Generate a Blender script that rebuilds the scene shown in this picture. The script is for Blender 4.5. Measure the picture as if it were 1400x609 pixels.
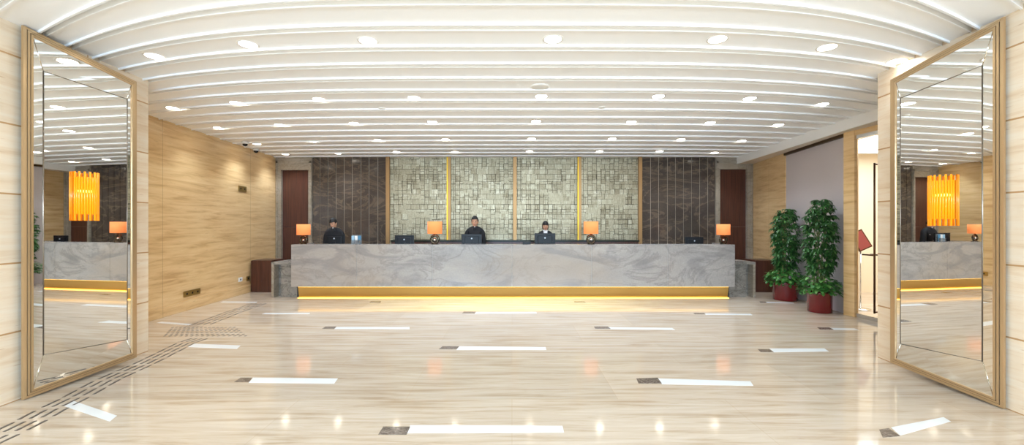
import bpy, bmesh, math, random
from mathutils import Vector, Matrix
random.seed(7)
SC = bpy.context.scene
for o in list(bpy.data.objects): bpy.data.objects.remove(o)
COL = SC.collection
F, HZ, CH = 580.0, 308.0, 1.48       # focal length in px (1400 wide), horizon row, eye height
CEIL = 3.17

# ------------------------------------------------------------------ camera, world, lights
cd = bpy.data.cameras.new('camera'); cam = bpy.data.objects.new('camera', cd); COL.objects.link(cam)
cam.location = (0, 0, CH); cam.rotation_euler = (math.pi/2, 0, 0)
cd.sensor_width = 36; cd.lens = F/1400*36; cd.shift_y = (HZ-304.5)/1400; cd.clip_start = .05
SC.camera = cam
SC.view_settings.view_transform = 'Standard'; SC.view_settings.look = 'None'
SC.view_settings.gamma = 1; SC.view_settings.use_curve_mapping = False
SC.view_settings.exposure = 0.88
w = bpy.data.worlds.new('world'); SC.world = w; w.use_nodes = True
bg = w.node_tree.nodes['Background']; bg.inputs[0].default_value = (.57, .76, 1, 1); bg.inputs[1].default_value = 3.2
SC.cycles.max_bounces = 10; SC.cycles.diffuse_bounces = 5; SC.cycles.glossy_bounces = 6
SC.cycles.sample_clamp_indirect = 6; SC.cycles.use_denoising = True
SC.cycles.caustics_reflective = False; SC.cycles.caustics_refractive = False
# daylight entering through the glazed front of the lobby, behind the camera
def area(name, loc, rot, sx, sy, power, col, **k):
    l = bpy.data.lights.new(name, 'AREA'); l.shape = 'RECTANGLE'; l.size = sx; l.size_y = sy
    l.energy = power; l.color = col
    o = bpy.data.objects.new(name, l); COL.objects.link(o); o.location = loc; o.rotation_euler = rot
    return o
area('daylight_front', (0, -4.25, 2.15), (math.radians(90), 0, 0), 8.0, 1.0, 540, (.57, .76, 1))

# ------------------------------------------------------------------ helpers
def srgb(h):
    c = [int(h[i:i+2], 16)/255 for i in (0, 2, 4)]
    return tuple((v/12.92 if v <= .04045 else ((v+.055)/1.055)**2.4) for v in c)+(1,)
def mat(name, col='808080', rough=.5, metal=0, emit=None, estr=0, trans=0, ior=1.45, spec=.5, coat=0, alpha=1):
    m = bpy.data.materials.new(name); m.use_nodes = True
    b = m.node_tree.nodes['Principled BSDF']
    b.inputs['Base Color'].default_value = srgb(col); b.inputs['Roughness'].default_value = rough
    b.inputs['Metallic'].default_value = metal; b.inputs['Transmission Weight'].default_value = trans
    b.inputs['IOR'].default_value = ior; b.inputs['Specular IOR Level'].default_value = spec
    b.inputs['Coat Weight'].default_value = coat; b.inputs['Coat Roughness'].default_value = .05
    if emit: b.inputs['Emission Color'].default_value = srgb(emit); b.inputs['Emission Strength'].default_value = estr
    return m
class N:
    def __init__(s, m): s.t = m.node_tree; s.b = s.t.nodes['Principled BSDF']
    def n(s, typ, **k):
        x = s.t.nodes.new(typ)
        for a, v in k.items(): setattr(x, a, v)
        return x
    def l(s, a, b): s.t.links.new(a, b)
    def uv(s, mode):       # metres laid flat: mode 'wall' (x+y, z) or 'floor' (x, y)
        tc = s.n('ShaderNodeNewGeometry'); sp = s.n('ShaderNodeSeparateXYZ'); s.l(tc.outputs['Position'], sp.inputs[0])
        cb = s.n('ShaderNodeCombineXYZ')
        if mode == 'floor': s.l(sp.outputs[0], cb.inputs[0]); s.l(sp.outputs[1], cb.inputs[1])
        elif mode == 'front': s.l(sp.outputs[0], cb.inputs[0]); s.l(sp.outputs[2], cb.inputs[1])
        else:
            ad = s.n('ShaderNodeMath', operation='ADD'); s.l(sp.outputs[0], ad.inputs[0]); s.l(sp.outputs[1], ad.inputs[1])
            s.l(ad.outputs[0], cb.inputs[0]); s.l(sp.outputs[2], cb.inputs[1])
        return cb.outputs[0]
    def scale(s, v, sx, sy, sz=1, off=0, rot=0):
        mp = s.n('ShaderNodeMapping'); s.l(v, mp.inputs[0]); mp.inputs['Scale'].default_value = (sx, sy, sz)
        mp.inputs['Location'].default_value = (off, off*.7, 0); mp.inputs['Rotation'].default_value = (0, 0, rot); return mp.outputs[0]
    def noise(s, v, sc=1, det=6, rough=.6, dist=0):
        x = s.n('ShaderNodeTexNoise'); s.l(v, x.inputs['Vector']); x.inputs['Scale'].default_value = sc
        x.inputs['Detail'].default_value = det; x.inputs['Roughness'].default_value = rough
        x.inputs['Distortion'].default_value = dist; return x.outputs['Fac']
    def ramp(s, f, stops):
        r = s.n('ShaderNodeValToRGB'); s.l(f, r.inputs[0]); e = r.color_ramp.elements
        while len(e) < len(stops): e.new(.5)
        for i, (p, c) in enumerate(stops): e[i].position = p; e[i].color = srgb(c) if isinstance(c, str) else (c, c, c, 1)
        return r.outputs[0]
    def mix(s, f, a, b, mode='MIX'):
        x = s.n('ShaderNodeMix', data_type='RGBA', blend_type=mode)
        for sock, v in ((x.inputs[0], f), (x.inputs[6], a), (x.inputs[7], b)):
            if isinstance(v, (int, float)): sock.default_value = v if sock == x.inputs[0] else (v, v, v, 1)
            elif isinstance(v, str): sock.default_value = srgb(v)
            else: s.l(v, sock)
        return x.outputs[2]
    def bump(s, h, st=.2, d=.01):
        x = s.n('ShaderNodeBump'); s.l(h, x.inputs['Height']); x.inputs['Strength'].default_value = st
        x.inputs['Distance'].default_value = d; s.l(x.outputs[0], s.b.inputs['Normal'])

def travertine(name, light, mid, dark, mode, tw, th, rough, seam='b08a60', seamw=.004, vein=.5, off=0, coat=0, seamf=.7):
    m = mat(name, mid, rough, coat=coat); n = N(m); v = n.uv(mode)
    a = n.noise(n.scale(v, .9, 9, off=off), 1.3, 8, .62, .5)
    c = n.ramp(a, [(.3, dark), (.48, mid), (.68, light)])
    b = n.noise(n.scale(v, .7, 30, off=off+5), 1.0, 5, .6, .3)
    c = n.mix(n.ramp(b, [(.56, 0.), (.7, vein)]), c, dark)
    fl = n.noise(n.scale(v, 5, 60, off=off+11), 1.2, 3, .5)
    c = n.mix(n.ramp(fl, [(.66, 0.), (.72, vein)]), c, seam)
    br = n.n('ShaderNodeTexBrick'); n.l(v, br.inputs['Vector']); br.offset = .5
    br.inputs['Scale'].default_value = 1; br.inputs['Brick Width'].default_value = tw; br.inputs['Row Height'].default_value = th
    br.inputs['Mortar Size'].default_value = seamw; br.inputs['Mortar Smooth'].default_value = 0
    br.inputs['Color1'].default_value = (1, 1, 1, 1); br.inputs['Color2'].default_value = (.9, .9, .9, 1); br.inputs['Mortar'].default_value = (1, 1, 1, 1)
    c = n.mix(1., c, br.outputs['Color'], 'MULTIPLY')
    mf = n.n('ShaderNodeMath', operation='MULTIPLY'); n.l(br.outputs['Fac'], mf.inputs[0]); mf.inputs[1].default_value = seamf
    c = n.mix(mf.outputs[0], c, seam)
    n.l(c, n.b.inputs['Base Color']); return m
def marble(name, cols, vein, sc=1.0, rough=.2, vs=1.6, vf=.8, rot=.6):
    m = mat(name, cols[1], rough); n = N(m); v = n.uv('wall')
    w0 = n.noise(n.scale(v, .5*sc, 1.1*sc, rot=rot), 1.4, 9, .62, 1.4)
    c = n.ramp(w0, [(.25, cols[0]), (.45, cols[1]), (.62, cols[2]), (.8, cols[3])])
    q = n.noise(n.scale(v, .8*sc, 1.5*sc, off=3, rot=rot), vs, 7, .6, 2.2)
    c = n.mix(n.ramp(q, [(.455, 0.), (.49, vf), (.5, vf), (.535, 0.)]), c, vein)
    g = n.noise(n.scale(v, 6, 6), 5, 4, .7)
    c = n.mix(.25, c, n.ramp(g, [(.3, cols[0]), (.7, cols[3])]))
    n.l(c, n.b.inputs['Base Color']); return m

M = {}
M['wall'] = travertine('travertine_wall', 'ebcd9c', 'e0bd88', 'c49a68', 'wall', 2.4, 3.3, .28, 'a07c54', vein=.45)
M['pier'] = travertine('travertine_pier', 'f0e2cd', 'ecd8bd', 'dfc3a0', 'wall', 9.0, .58, .3, 'bd9160', .007, .45, off=9, seamf=1)
M['floor'] = travertine('travertine_floor', 'ded0bd', 'd3c1aa', 'bba386', 'floor', 1.8, .9, .085, 'b59672', .0022, .4, off=2, seamf=.35)
n = N(M['floor']); n.b.inputs['Specular IOR Level'].default_value = .75
M['ceil'] = mat('white_metal_ceiling', 'f8f8f7', .45)
M['white'] = mat('white_paint', 'f0eeea', .5)
M['soffit'] = mat('cream_plaster', 'e2d5c4', .6)
M['greypanel'] = mat('mauve_grey_fabric', 'c2b9b9', .8)
M['desk'] = marble('grey_beige_marble', ['837f7d', '9d9894', 'aca59e', 'c0b8ae'], '6f6a69', .75, .22, 1.1, .5)
M['greystone'] = marble('grey_stone', ['6d675f', '8a847b', '9c968c', 'aba59b'], '5d584f', 1.2, .25)
M['framestone'] = marble('taupe_stone', ['857a6a', '998d7b', 'a3988a', 'b0a494'], '7a6f60', 1.2, .3)
M['darkmarble'] = marble('brown_emperador_marble', ['332c28', '443b35', '554a42', '6b5e52'], '98836c', .9, .16, 1.2, .4, .25)
n = N(M['desk']); v = n.uv('wall'); lk = n.b.inputs['Base Color'].links[0].from_socket
wn_ = n.noise(n.scale(v, .28, .6, off=4, rot=.5), 1.3, 4, .5, .8)
c = n.mix(n.ramp(wn_, [(.42, 0.), (.62, .55)]), lk, 'ab9a88'); c = n.mix(n.ramp(n.noise(n.scale(v, .5, 1.6, off=8, rot=.7), 1.6, 6, .6, 1.2), [(.5, 0.), (.62, .5)]), c, '7a7777')
n.l(c, n.b.inputs['Base Color'])
M['deskwhite'] = mat('pale_joint', 'd8d4cd', .4)
M['jointstone'] = mat('pale_brown_joint', 'b8a690', .4)
M['wood'] = mat('red_brown_wood', '4d2b22', .3)
n = N(M['wood']); v = n.uv('wall'); n.l(n.ramp(n.noise(n.scale(v, 22, .9), 1.5, 6, .6, .3), [(.3, '3d221b'), (.7, '5e3628')]), n.b.inputs['Base Color'])
M['gold'] = mat('brushed_gold', 'c9a05c', .3, 1)
M['yellowgold'] = mat('yellow_gold_edge', 'dcae30', .35, .7)
M['copper'] = mat('copper_gold', 'a88358', .45, .8)
M['base'] = mat('brass_plinth', 'dfbb72', .3, 1)
M['bronze'] = mat('bronze_frame', 'c4a67e', .3, .7)
M['bronze_dark'] = mat('bronze_dark_groove', '5a4630', .4, .8)
M['mirror'] = mat('mirror_glass', 'f2f1ec', .012, 1)
M['bevelline'] = mat('mirror_seam', 'c9beaa', .15, 1)
M['seamdark'] = mat('mirror_seam_dark', '7d7264', .3, .8)  # darker metal for the line round the inner pane
M['lamp'] = mat('downlight_glow', 'ffffff', .5, emit='fff6e6', estr=14)
M['lampring'] = mat('downlight_ring', 'e6e3dc', .35)
M['led'] = mat('warm_led', 'ffd070', .5, emit='ffc45c', estr=2.0)
M['black'] = mat('black_plastic', '0a0c10', .42, spec=.35)
M['screen'] = mat('black_glass', '0b0c0e', .1)
M['logo'] = mat('pale_logo', 'c9ced3', .3)
M['suit'] = mat('black_suit_cloth', '16161a', .75)
M['skin'] = mat('skin', 'd6a384', .55)
M['lip'] = mat('lip', 'a8605a', .5)
M['hair'] = mat('black_hair', '100d0d', .5)
M['shirt'] = mat('white_cotton', 'e8e6e4', .7)
M['shade'] = mat('orange_lamp_shade', 'e0854c', .8, emit='f0864a', estr=.42)
M['lampbronze'] = mat('lamp_bronze', '4d4334', .18, .9)
M['pot'] = mat('red_lacquer', '6c0f14', .12, coat=.6)
M['soil'] = mat('soil', '2d2218', .9)
M['leaf'] = mat('dark_leaf', '2f5a2a', .42)
n = N(M['leaf']); g = n.n('ShaderNodeNewGeometry'); n.l(n.ramp(g.outputs['Random Per Island'], [(0, '1f4420'), (.5, '2f5c2b'), (1, '4d7d3c')]), n.b.inputs['Base Color'])
M['leaf2'] = mat('bright_leaf', '3f7a33', .4)
n = N(M['leaf2']); g = n.n('ShaderNodeNewGeometry'); n.l(n.ramp(g.outputs['Random Per Island'], [(0, '2c6428'), (.5, '3f7d35'), (1, '6a9a4c')]), n.b.inputs['Base Color'])
M['stem'] = mat('plant_stem', '6f7a48', .6)
M['glass'] = mat('clear_glass', 'f4faf8', .0, trans=1, ior=1.05, spec=.5)
M['acrylic'] = mat('clear_acrylic', 'eef4f8', .05, trans=.85, ior=1.2)
M['leaflet'] = mat('leaflet_print', '9fc3d8', .5)
M['chrome'] = mat('polished_steel', 'd6d3cc', .12, 1)
M['handle'] = mat('dark_bronze_handle', '5a4030', .3, .9)
M['amber'] = mat('amber_glass_rod', 'f59410', .25, emit='ff8400', estr=.36)
M['amberhot'] = mat('amber_lamp_glow', 'ffe08a', .4, emit='ffd860', estr=5)
M['inlaywhite'] = mat('white_marble_inlay', 'eef0ee', .1)
M['inlaydark'] = mat('dark_marble_inlay', '75685c', .12)
n = N(M['inlaydark']); v = n.uv('floor'); n.l(n.ramp(n.noise(n.scale(v, 14, 20), 2, 8, .75, 1.2), [(.35, '50463e'), (.5, '776a5e'), (.65, 'a3968a')]), n.b.inputs['Base Color'])
M['steelbar'] = mat('steel_tactile_bar', '6b635b', .4, .3)
M['brassplate'] = mat('brass_plate', 'b99a58', .3, .9)
M['dome'] = mat('smoked_dome', '14161a', .1)
M['cream'] = mat('cream_wall_paint', 'f1dfc2', .6)
M['poster'] = mat('red_sign_print', 'a5483f', .5)
M['hedge'] = mat('hedge_green', '4f7a2c', .9)
M['ground'] = mat('outside_paving', 'a8a294', .9)
M['backtop'] = mat('dark_green_stone', '2d3129', .15)

# mosaic of shell tiles: overlapping irregular rectangles with dark edges and a brushed sheen
m = mat('shell_mosaic', 'a79c7c', .3, .62); M['mosaic'] = m; n = N(m); v = n.uv('front')
def brick(vv, bw, rh, off, sq, mo):
    b = n.n('ShaderNodeTexBrick'); n.l(vv, b.inputs['Vector']); b.offset = off; b.squash = sq; b.squash_frequency = 2; b.offset_frequency = 2
    b.inputs['Scale'].default_value = 1; b.inputs['Brick Width'].default_value = bw; b.inputs['Row Height'].default_value = rh
    b.inputs['Mortar Size'].default_value = mo; b.inputs['Mortar Smooth'].default_value = .3; b.inputs['Bias'].default_value = 0
    b.inputs['Color1'].default_value = (.0, .0, .0, 1); b.inputs['Color2'].default_value = (1, 1, 1, 1); b.inputs['Mortar'].default_value = (.5, .5, .5, 1)
    return b
def cellmask(sx, sy, off, lo):        # rectangular patches that switch a set of edges on and off
    sn = n.n('ShaderNodeVectorMath', operation='FLOOR'); n.l(n.scale(v, sx, sy, off=off), sn.inputs[0])
    wn = n.n('ShaderNodeTexWhiteNoise'); n.l(sn.outputs[0], wn.inputs['Vector']); return n.ramp(wn.outputs['Value'], [(lo, 0.), (lo+.02, 1.)])
bs = [brick(v, .21, .125, .37, 1.6, .005), brick(n.scale(v, 1, 1, off=.13, rot=math.pi/2), .17, .11, .61, .7, .005), brick(n.scale(v, 1, 1, off=.41), .11, .19, .3, 1.3, .004)]
ms = [cellmask(3.1, 4.3, .2, .35), cellmask(4.7, 3.3, .7, .45), cellmask(5.2, 6.1, .4, .5)]
tone = None; mort = None
for b_, k_ in zip(bs, ms):
    e_ = n.mix(1., b_.outputs['Fac'], k_, 'MULTIPLY'); t_ = n.mix(k_, .5, b_.outputs['Color'])
    mort = e_ if mort is None else n.mix(1., mort, e_, 'LIGHTEN'); tone = t_ if tone is None else n.mix(.5, tone, t_)
fine = n.noise(n.scale(v, 26, 3), 2.0, 5, .7); spk = n.noise(n.scale(v, 9, 9), 3.0, 5, .8)
tone2 = n.mix(.42, tone, n.mix(.5, n.ramp(fine, [(.35, 0.), (.65, 1.)]), n.ramp(spk, [(.35, 0.), (.65, 1.)])))
c = n.ramp(tone2, [(.15, '73654a'), (.5, 'a0957a'), (.85, 'd0c7ac')])
c = n.mix(mort, c, '433a28'); n.l(c, n.b.inputs['Base Color'])
n.l(n.ramp(tone2, [(0, .3), (1, .44)]), n.b.inputs['Roughness']); n.bump(tone2, .5, .012)

class MB:
    def __init__(s): s.bm = bmesh.new(); s.mats = []
    def mi(s, m):
        if m not in s.mats: s.mats.append(m)
        return s.mats.index(m)
    def _fin(s, vs, mt, smooth):
        fs = {f for v in vs for f in v.link_faces}
        k = s.mi(mt) if mt else 0
        for f in fs: f.material_index = k; f.smooth = smooth
    def box(s, a, b, mt=None, bev=0, rot=None, piv=None):
        a = Vector(a); b = Vector(b)
        r = bmesh.ops.create_cube(s.bm, size=1); vs = r['verts']
        for v in vs: v.co = Vector([(a[i]+b[i])/2+v.co[i]*(b[i]-a[i]) for i in range(3)])
        if bev:
            es = list({e for v in vs for e in v.link_edges})
            r = bmesh.ops.bevel(s.bm, geom=es, offset=bev, segments=2, affect='EDGES', profile=.7)
            vs = list({v for f in r['faces'] for v in f.verts} | {v for v in vs if v.is_valid})
        if rot is not None:
            p = Vector(piv) if piv else (a+b)/2
            for v in vs: v.co = p+rot@(v.co-p)
        s._fin(vs, mt, False); return vs
    def poly(s, pts, mt=None, h=None):       # polygon, extruded by vector h
        vs = [s.bm.verts.new(p) for p in pts]; f = s.bm.faces.new(vs); allv = list(vs)
        if h is not None:
            r = bmesh.ops.extrude_face_region(s.bm, geom=[f]); nv = [g for g in r['geom'] if isinstance(g, bmesh.types.BMVert)]
            for v in nv: v.co += Vector(h)
            allv += nv
            bmesh.ops.recalc_face_normals(s.bm, faces=list({f for v in allv for f in v.link_faces}))
        s._fin(allv, mt, False); return allv
    def tube(s, pts, r, mt=None, seg=8, cap=True, closed=False):
        pts = [Vector(p) for p in pts]; rs = r if isinstance(r, (list, tuple)) else [r]*len(pts); rings = []
        nn = len(pts); up = Vector((0, 0, 1))
        for i, p in enumerate(pts):
            if closed: t = pts[(i+1) % nn]-pts[i-1]
            else: t = pts[min(i+1, nn-1)]-pts[max(i-1, 0)]
            t.normalize(); u = up if abs(t.dot(up)) < .95 else Vector((1, 0, 0))
            a = t.cross(u).normalized(); b = t.cross(a)
            rings.append([s.bm.verts.new(p+(a*math.cos(k*2*math.pi/seg)+b*math.sin(k*2*math.pi/seg))*rs[i]) for k in range(seg)])
        for i in range(nn if closed else nn-1):
            A, B = rings[i], rings[(i+1) % nn]
            for k in range(seg): s.bm.faces.new((A[k], A[(k+1) % seg], B[(k+1) % seg], B[k]))
        if cap and not closed: s.bm.faces.new(rings[0][::-1]); s.bm.faces.new(rings[-1])
        s._fin([v for R in rings for v in R], mt, True)
    def lathe(s, prof, c=(0, 0, 0), seg=32, mt=None, smooth=True):
        rings = []
        for r, z in prof:
            if r < 1e-5: rings.append([s.bm.verts.new((c[0], c[1], c[2]+z))])
            else: rings.append([s.bm.verts.new((c[0]+r*math.cos(k*2*math.pi/seg), c[1]+r*math.sin(k*2*math.pi/seg), c[2]+z)) for k in range(seg)])
        for A, B in zip(rings, rings[1:]):
            for k in range(seg):
                q = [A[k % len(A)], A[(k+1) % len(A)], B[(k+1) % len(B)], B[k % len(B)]]
                q = list(dict.fromkeys(q))
                if len(q) > 2: s.bm.faces.new(q)
        vs = [v for R in rings for v in R]
        s._fin(vs, mt, smooth)
    def build(s, name, parent=None, m=None, loc=None, kind=None, recalc=True):
        if recalc: bmesh.ops.recalc_face_normals(s.bm, faces=s.bm.faces[:])
        me = bpy.data.meshes.new(name); s.bm.to_mesh(me); s.bm.free()
        for k in ([m] if m else s.mats): me.materials.append(k)
        o = bpy.data.objects.new(name, me); COL.objects.link(o)
        if parent: o.parent = parent
        if loc: o.location = loc
        if kind: o['kind'] = kind
        return o
def tag(o, label, cat, group=None):
    o['label'] = label; o['category'] = cat
    if group: o['group'] = group
    return o
def thing(name, label, cat, loc=(0, 0, 0), rz=0, group=None):
    o = bpy.data.objects.new(name, None); COL.objects.link(o); o.location = loc; o.rotation_euler = (0, 0, rz); o.empty_display_size = .1
    return tag(o, label, cat, group)
def dup(root, loc, rz=0, label=None, sc=1):
    def cp(o, par):
        c = o.copy(); COL.objects.link(c)
        if par: c.parent = par
        for ch in o.children: cp(ch, c)
        return c
    r = cp(root, None); r.location = loc; r.rotation_euler = (0, 0, rz); r.scale = (sc, sc, sc)
    if label: r['label'] = label
    return r
def fl(px, py): d = F*CH/(py-HZ); return Vector(((px-700)/F*d, d, 0))
def ce(px, py, z=CEIL): d = F*(z-CH)/(HZ-py); return Vector(((px-700)/F*d, d, z))
def at(px, py, d): return Vector(((px-700)/F*d, d, CH-(py-HZ)/F*d))
def X(px, d): return (px-700)/F*d

# ------------------------------------------------------------------ setting: floor, ceiling, walls
b = MB(); b.box((-7, -4.4, -.1), (9, 11.2, 0)); b.build('floor', m=M['floor'], kind='structure')
b = MB(); b.box((-30, -30, -.14), (30, -4.41, -.02)); b.build('floor_outside', m=M['ground'], kind='structure')

# ceiling: long white metal pans that sweep gently back towards the side walls
def ymap(x, y0):
    yb = max(y0, 2.7); y = yb+.3
    for _ in range(30):
        g = y-.175*x**4/y**3-yb; y -= g/(1+.525*(x/y)**4)
    return y+(y0-yb)
rows = [3.83, 5.54, 6.88, 8.26, 9.65]
gro = []
p = .4275
y = 3.83-p/2
while y > -4.2: gro.append(y); y -= p
gro += [3.83+p*(k+.5) for k in range(4)]
gro += [5.54+(6.88-5.54)/3*(k+.5) for k in range(3)]
gro += [6.88+.46*(k+.5) for k in range(3)]+[8.26+.4633*(k+.5) for k in range(3)]+[9.65+.4633*.5, 9.65+.4633*1.5]
gro.sort()
prof = [(-4.35, CEIL)]
for g in gro:
    prof += [(g-.075, CEIL), (g-.070, CEIL-.018), (g-.048, CEIL-.018), (g-.044, CEIL+.03), (g+.040, CEIL+.03), (g+.044, CEIL-.010), (g+.062, CEIL-.010), (g+.068, CEIL)]
prof += [(10.7, CEIL)]
b = MB(); xs = [-6.4+.2*i for i in range(67)]
grid = [[b.bm.verts.new((x, ymap(max(-6, min(6, x)), y0), z)) for x in xs] for y0, z in prof]
for A, B in zip(grid, grid[1:]):
    for i in range(len(xs)-1): b.bm.faces.new((A[i], A[i+1], B[i+1], B[i]))
cl = b.build('ceiling', m=M['ceil'], kind='structure')
b = MB(); b.box((-7, -4.4, 3.3), (9.5, 11.2, 3.4)); b.build('ceiling_slab', m=M['white'], kind='structure')

# left side
LN, LFc = (-4.16, 3.4), (-4.27, 4.98)          # left pier line
RN, RFc = (3.97, 3.3), (4.09, 4.745)           # right pier line
def wall(name, pts, m, z0=0, z1=3.32, kind='structure', parent=None):
    b = MB(); b.poly([(p[0], p[1], z0) for p in pts], None, (0, 0, z1-z0)); return b.build(name, m=m, kind=kind, parent=parent)
wall('wall_left_pier', [(-4.0, -4.3), (-4.12, 2.4), LN, LFc, (-7, LFc[1]), (-7, -4.3)], M['pier'])
wall('wall_left', [(-5.46, LFc[1]), (-5.88, 10.6), (-6.3, 10.6), (-6.3, LFc[1])], M['wall'])
b = MB(); 
b.poly([(-5.44, LFc[1], 0), (-5.86, 10.6, 0), (-5.9, 10.6, 0), (-5.5, LFc[1], 0)], None, (0, 0, .16)); b.build('baseboard_left', m=M['wall'], kind='structure')
wall('wall_right_pier', [(3.8, -4.3), (3.93, 2.4), RN, RFc, (6.6, RFc[1]), (6.6, -4.3)], M['pier'])
# right side: beige return, grey recessed panel, jamb, glazed door, vestibule
wall('wall_right', [(5.78, 8.98), (6.0, 10.6), (6.4, 10.6), (6.4, 8.98)], M['wall'])
wall('wall_right_recess', [(5.545, 7.0), (5.80, 8.98), (5.83, 8.98), (5.575, 7.0)], M['greypanel'])
wall('wall_right_jamb', [(5.47, 7.0), (5.49, 6.80), (5.53, 6.80), (5.54, 6.999)], M['wall'], z1=3.0)
wall('wall_right_lintel', [(5.50, 6.81), (5.72, 4.745), (5.84, 4.745), (5.84, 6.81)], M['wall'], z0=2.92, z1=3.3)
b = MB(); b.poly([(5.2, 4.745, 3.0), (5.60, 10.6, 3.0), (6.4, 10.6, 3.0), (6.4, 4.745, 3.0)], None, (0, 0, .28)); b.build('ceiling_bulkhead', m=M['soffit'], kind='structure')
b = MB(); b.poly([(5.18, 4.745, 2.995), (5.585, 10.6, 2.995), (5.61, 10.6, 2.995), (5.21, 4.745, 2.995)], None, (0, 0, .26)); b.build('trim_1', m=M['white'], kind='structure')
b = MB(); b.poly([(5.50, 7.04, 2.95), (5.75, 8.98, 2.95), (5.86, 8.98, 2.95), (5.60, 7.04, 2.95)], None, (0, 0, .059)); b.build('trim_2', m=M['bronze_dark'], kind='structure')
wall('wall_vestibule_back', [(5.85, 9.3), (9.2, 9.3), (9.2, 9.4), (5.85, 9.4)], M['cream'])
wall('wall_vestibule_right', [(9.1, 4.7), (9.2, 4.7), (9.2, 9.4), (9.1, 9.4)], M['cream'])
wall('wall_vestibule_front', [(6.6, 4.6), (9.2, 4.6), (9.2, 4.7), (6.6, 4.7)], M['cream'])
b = MB()
for k in range(12): b.box((5.85, 4.75+k*.4, 3.04), (9.15, 5.05+k*.4, 3.08), M['ceil'])
b.box((5.85, 4.7, 3.12), (9.15, 9.4, 3.14), M['ceil']); b.build('ceiling_vestibule', kind='structure')

# back wall
YB = 10.6
b = MB(); b.box((-6.3, YB+.1, 0), (6.4, YB+.3, 3.32)); wb = b.build('wall_back', m=M['greystone'], kind='structure')
def stone(nm, x0, x1, z0, z1, y0, y1, m, parent=wb, kind='structure'):
    b = MB(); b.box((x0, y0, z0), (x1, y1, z1)); return b.build(nm, parent=parent, m=m, kind=kind)
def marblewall(pa, pb, joints):
    x0, x1 = X(pa, YB), X(pb, YB); b = MB(); js = [x0]+[X(j, YB) for j in joints]+[x1]
    for i in range(len(js)-1): b.box((js[i]+.008, YB-.03, 0), (js[i+1]-.008, YB+.1, 3.25), M['darkmarble'])
    b.box((x0, YB-.012, 0), (x1, YB+.1, 3.24), M['jointstone'])
    return b.build('marble_cladding', parent=wb, kind='structure')
marblewall(428, 529, [438, 449, 460, 471, 482, 494, 505, 517])
marblewall(877, 977, [889, 900, 912, 923, 934, 945, 956, 967])
for pa, pb in ((532, 612), (616, 702), (706, 790), (794, 873)):
    stone('mosaic_panel', X(pa, YB), X(pb, YB), 0, 3.25, YB-.02, YB+.1, M['mosaic'])
k = 3
for i, pc in enumerate((530.5, 614, 704, 792, 875)):
    b = MB(); x = X(pc, YB-.05)
    b.box((x-.045, YB-.09, 0), (x+.045, YB, 3.24), M['copper'])
    e = {0: 0, 1: -1, 2: 0, 3: -1, 4: 0}[i]
    if e: b.box((x-.052, YB-.11, 0), (x-.022, YB-.085, 3.24), M['yellowgold'])
    b.build(f'trim_{k}', kind='structure'); k += 1
def sidedoor(idx, f0, d0, d1, f1, dtop, ftop):
    # stone surround (three members) round a tall brown panel door
    x0, a, c, x1 = X(f0, YB), X(d0, YB), X(d1, YB), X(f1, YB); zt = CH+(HZ-dtop)/F*YB; zf = CH+(HZ-ftop)/F*YB
    b = MB()
    b.box((x0, YB-.06, 0), (a, YB+.1, 3.25)); b.box((c, YB-.06, 0), (x1, YB+.1, 3.25)); b.box((a, YB-.06, zt), (c, YB+.1, 3.25))
    b.box((x0+.02, YB-.075, 0), (x0+.07, YB-.06, zf)); b.box((x1-.07, YB-.075, 0), (x1-.02, YB-.06, zf)); b.box((x0+.02, YB-.075, zf-.05), (x1-.02, YB-.06, zf))
    b.build(f'trim_{idx+10}', m=M['framestone'], kind='structure')
    b = MB(); b.box((a, YB+.02, 0), (c, YB+.06, zt/2)); b.box((a, YB+.02, zt/2+.006), (c, YB+.06, zt)); 
    b.build(f'door_{idx}', m=M['wood'], kind='structure')
sidedoor(1, 378, 386, 423, 428, 233, 221)
sidedoor(2, 977, 983, 1020, 1028, 232, 221)

# floor inlays: dark square + white strip (set flush in the floor)
inl = [  # (dark quad | None, white quad | None) corner pixels, clockwise from near left
 ([(517,595),(524,584),(561,584),(556,595)], [(556,593),(561,582),(769,583),(771,592)]),
 ([(320,523),(329,517),(345,517),(340,523)], [(340,524),(346,517),(462,518),(457,525)]),
 ([(873,525),(870,518),(899,517),(905,525)], [(905,526),(899,518),(1026,522),(1030,528)]),
 ([(600,478),(605,474),(628,474),(624,478)], [(624,479),(628,474),(746,475),(747,479)]),
 ([(1040,482),(1036,478),(1052,478),(1058,482)], [(1058,482),(1052,477),(1127,477),(1133,481)]),
 (None, [(257,475),(266,470.5),(329,473),(324,477.5)]),
 ([(440,450),(445,447),(460,447),(457,450)], [(457,450.5),(460,447.5),(560,447.5),(560,450.5)]),
 ([(814,450),(812,447),(831,447),(835,450)], [(835,450.5),(831,447.5),(919,449),(923,451.5)]),
 ([(632,429),(634,426.5),(651,426.5),(649,429)], [(649,429.5),(651,427),(733,427),(734,429)]),
 ([(950,430),(948,428.5),(962,428.5),(965,430)], [(965,430.8),(962,429),(1026,429.5),(1029,431.3)]),
 (None, [(358,430),(363,428.3),(424,428.3),(423,430)]),
 ([(505,414),(507,412.5),(521,412.5),(520,414)], None),
 ([(785,414),(785,412.5),(799,412.5),(801,414)], None),
 (None, [(214,442),(221,440.3),(263,443.5),(257,445.3)]),
 (None, [(88,556),(101,549),(160,569),(150,577)]),
 ([(1207,599),(1202,588),(1215,586),(1231,597)], [(1231,596),(1218,585),(1290,571),(1300,577)]),
 ([(1121,451),(1117,448),(1133,448),(1140,451)], [(1140,451.5),(1133,448.8),(1168,449.5),(1175,452)]),
 (None, [(301,414),(305,412.6),(352,413),(350,414.5)]),
 ([(1040,414),(1038,412.8),(1046,412.8),(1049,414)], [(1049,414.6),(1046,413.2),(1084,414),(1086,415.4)]),
]
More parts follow.
